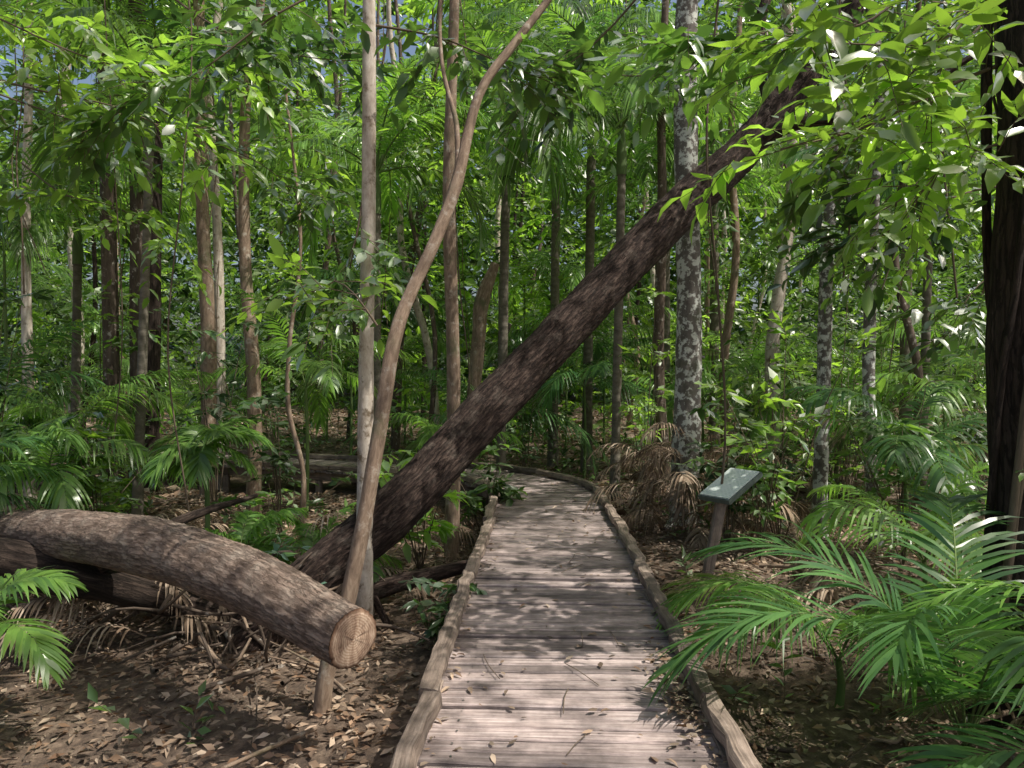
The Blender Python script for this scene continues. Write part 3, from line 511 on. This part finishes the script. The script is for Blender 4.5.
mb=MB(); clumps(mb,scatter(520,34,56,0,15),2.5,14,7,.95,mat=0,nm=3); c=scatter(280,34,56,12,29); k=(c[:,0]/c[:,1]>-.5)|(rng.uniform(0,1,len(c))<.65); clumps(mb,c[k],2.7,15,7,.95,mat=0,nm=3); mb.obj('distant_trees',[M['leaf_a'],M['leaf_b'],M['leaf_c']])
n=200; c=np.stack([rng.uniform(-7,16,n),rng.uniform(-8,14,n),rng.uniform(8.5,13,n)],-1); mb=MB(); clumps(mb,c,.7,13,8,.24,mat=0,nm=2); mb.obj('unseen_dapple_canopy',[M['leaf_a'],M['leaf_b']])  # unseen leaf clumps above the view, density shaped to dapple the sunlight
mb=MB()
for _ in range(26):
    y=rng.uniform(6.5,16); x=rng.uniform(-1,1)*y*.65
    if abs(x)<1.2 and y<9: continue
    z1=rng.uniform(6,10); z0=rng.uniform(-.4,3); P=[(x+rng.normal(0,.12),y+rng.normal(0,.1),z1+(z0-z1)*t) for t in np.linspace(0,1,6)]; tube(mb,P,rng.uniform(.006,.012),6,0,.25,.05)
mb.obj('hanging_vines',[M['twig']])
# ---------------------------------------------------------------- sign
sg=empty('interpretive_sign'); c=np.array([1.87,6.6,.66]); up=nz(np.array([.45,.3,.27])); wd=nz(np.array([.55,-.83,0])); nn=nz(np.cross(wd,up)); nn=nn if nn[2]>0 else -nn
def slab(mb,c,hu,hw,t,mat):
    V=[];C=[]
    for k in (0,-t):
        for (a,b_) in ((-1,-1),(1,-1),(1,1),(-1,1)): V.append(c+up*hu*a+wd*hw*b_+nn*k); C.append((b_*hw,a*hu,0))
    mb.add(V,[[0,1,2,3],[7,6,5,4],[0,4,5,1],[1,5,6,2],[2,6,7,3],[3,7,4,0]],mat,C,False)
mb=MB(); slab(mb,c,.22,.155,.012,0); mb.obj('panel',[M['panel']],sg)
mb=MB(); slab(mb,c-nn*.014,.235,.17,.04,0); mb.obj('frame',[M['frame']],sg)
mb=MB(); q=c-nn*.05; beam(mb,q-up*.12,(q[0]-.28,q[1]-.05,-.5),.085,.085,0,6,.001,.008); beam(mb,q-up*.15,q+up*.15,.05,.04,0,2,.001,.004); mb.obj('post',[M['kerb']],sg)
# ---------------------------------------------------------------- light
sd=Vector((.5,-.2,.92)).normalized(); el=math.asin(sd.z)
w=bpy.data.worlds.new('World'); S.world=w; w.use_nodes=True; nt=w.node_tree; sk=nt.nodes.new('ShaderNodeTexSky'); sk.sky_type='NISHITA'; sk.sun_disc=False; sk.sun_elevation=el; sk.sun_rotation=math.atan2(sd.x,sd.y); sk.dust_density=5; sk.ozone_density=.5
nt.links.new(sk.outputs[0],nt.nodes['Background'].inputs[0]); nt.nodes['Background'].inputs[1].default_value=.15
l=bpy.data.lights.new('sun','SUN'); l.energy=5; l.angle=math.radians(.5); l.color=(1,.96,.88); o=bpy.data.objects.new('sun',l); S.collection.objects.link(o); o.rotation_euler=sd.to_track_quat('Z','Y').to_euler()
cam=bpy.data.cameras.new('camera'); cam.lens=27; cam.sensor_width=36; cam.clip_end=600; o=bpy.data.objects.new('camera',cam); S.collection.objects.link(o); o.location=(0,0,1.6); o.rotation_euler=(math.radians(90-.8),0,0); S.camera=o
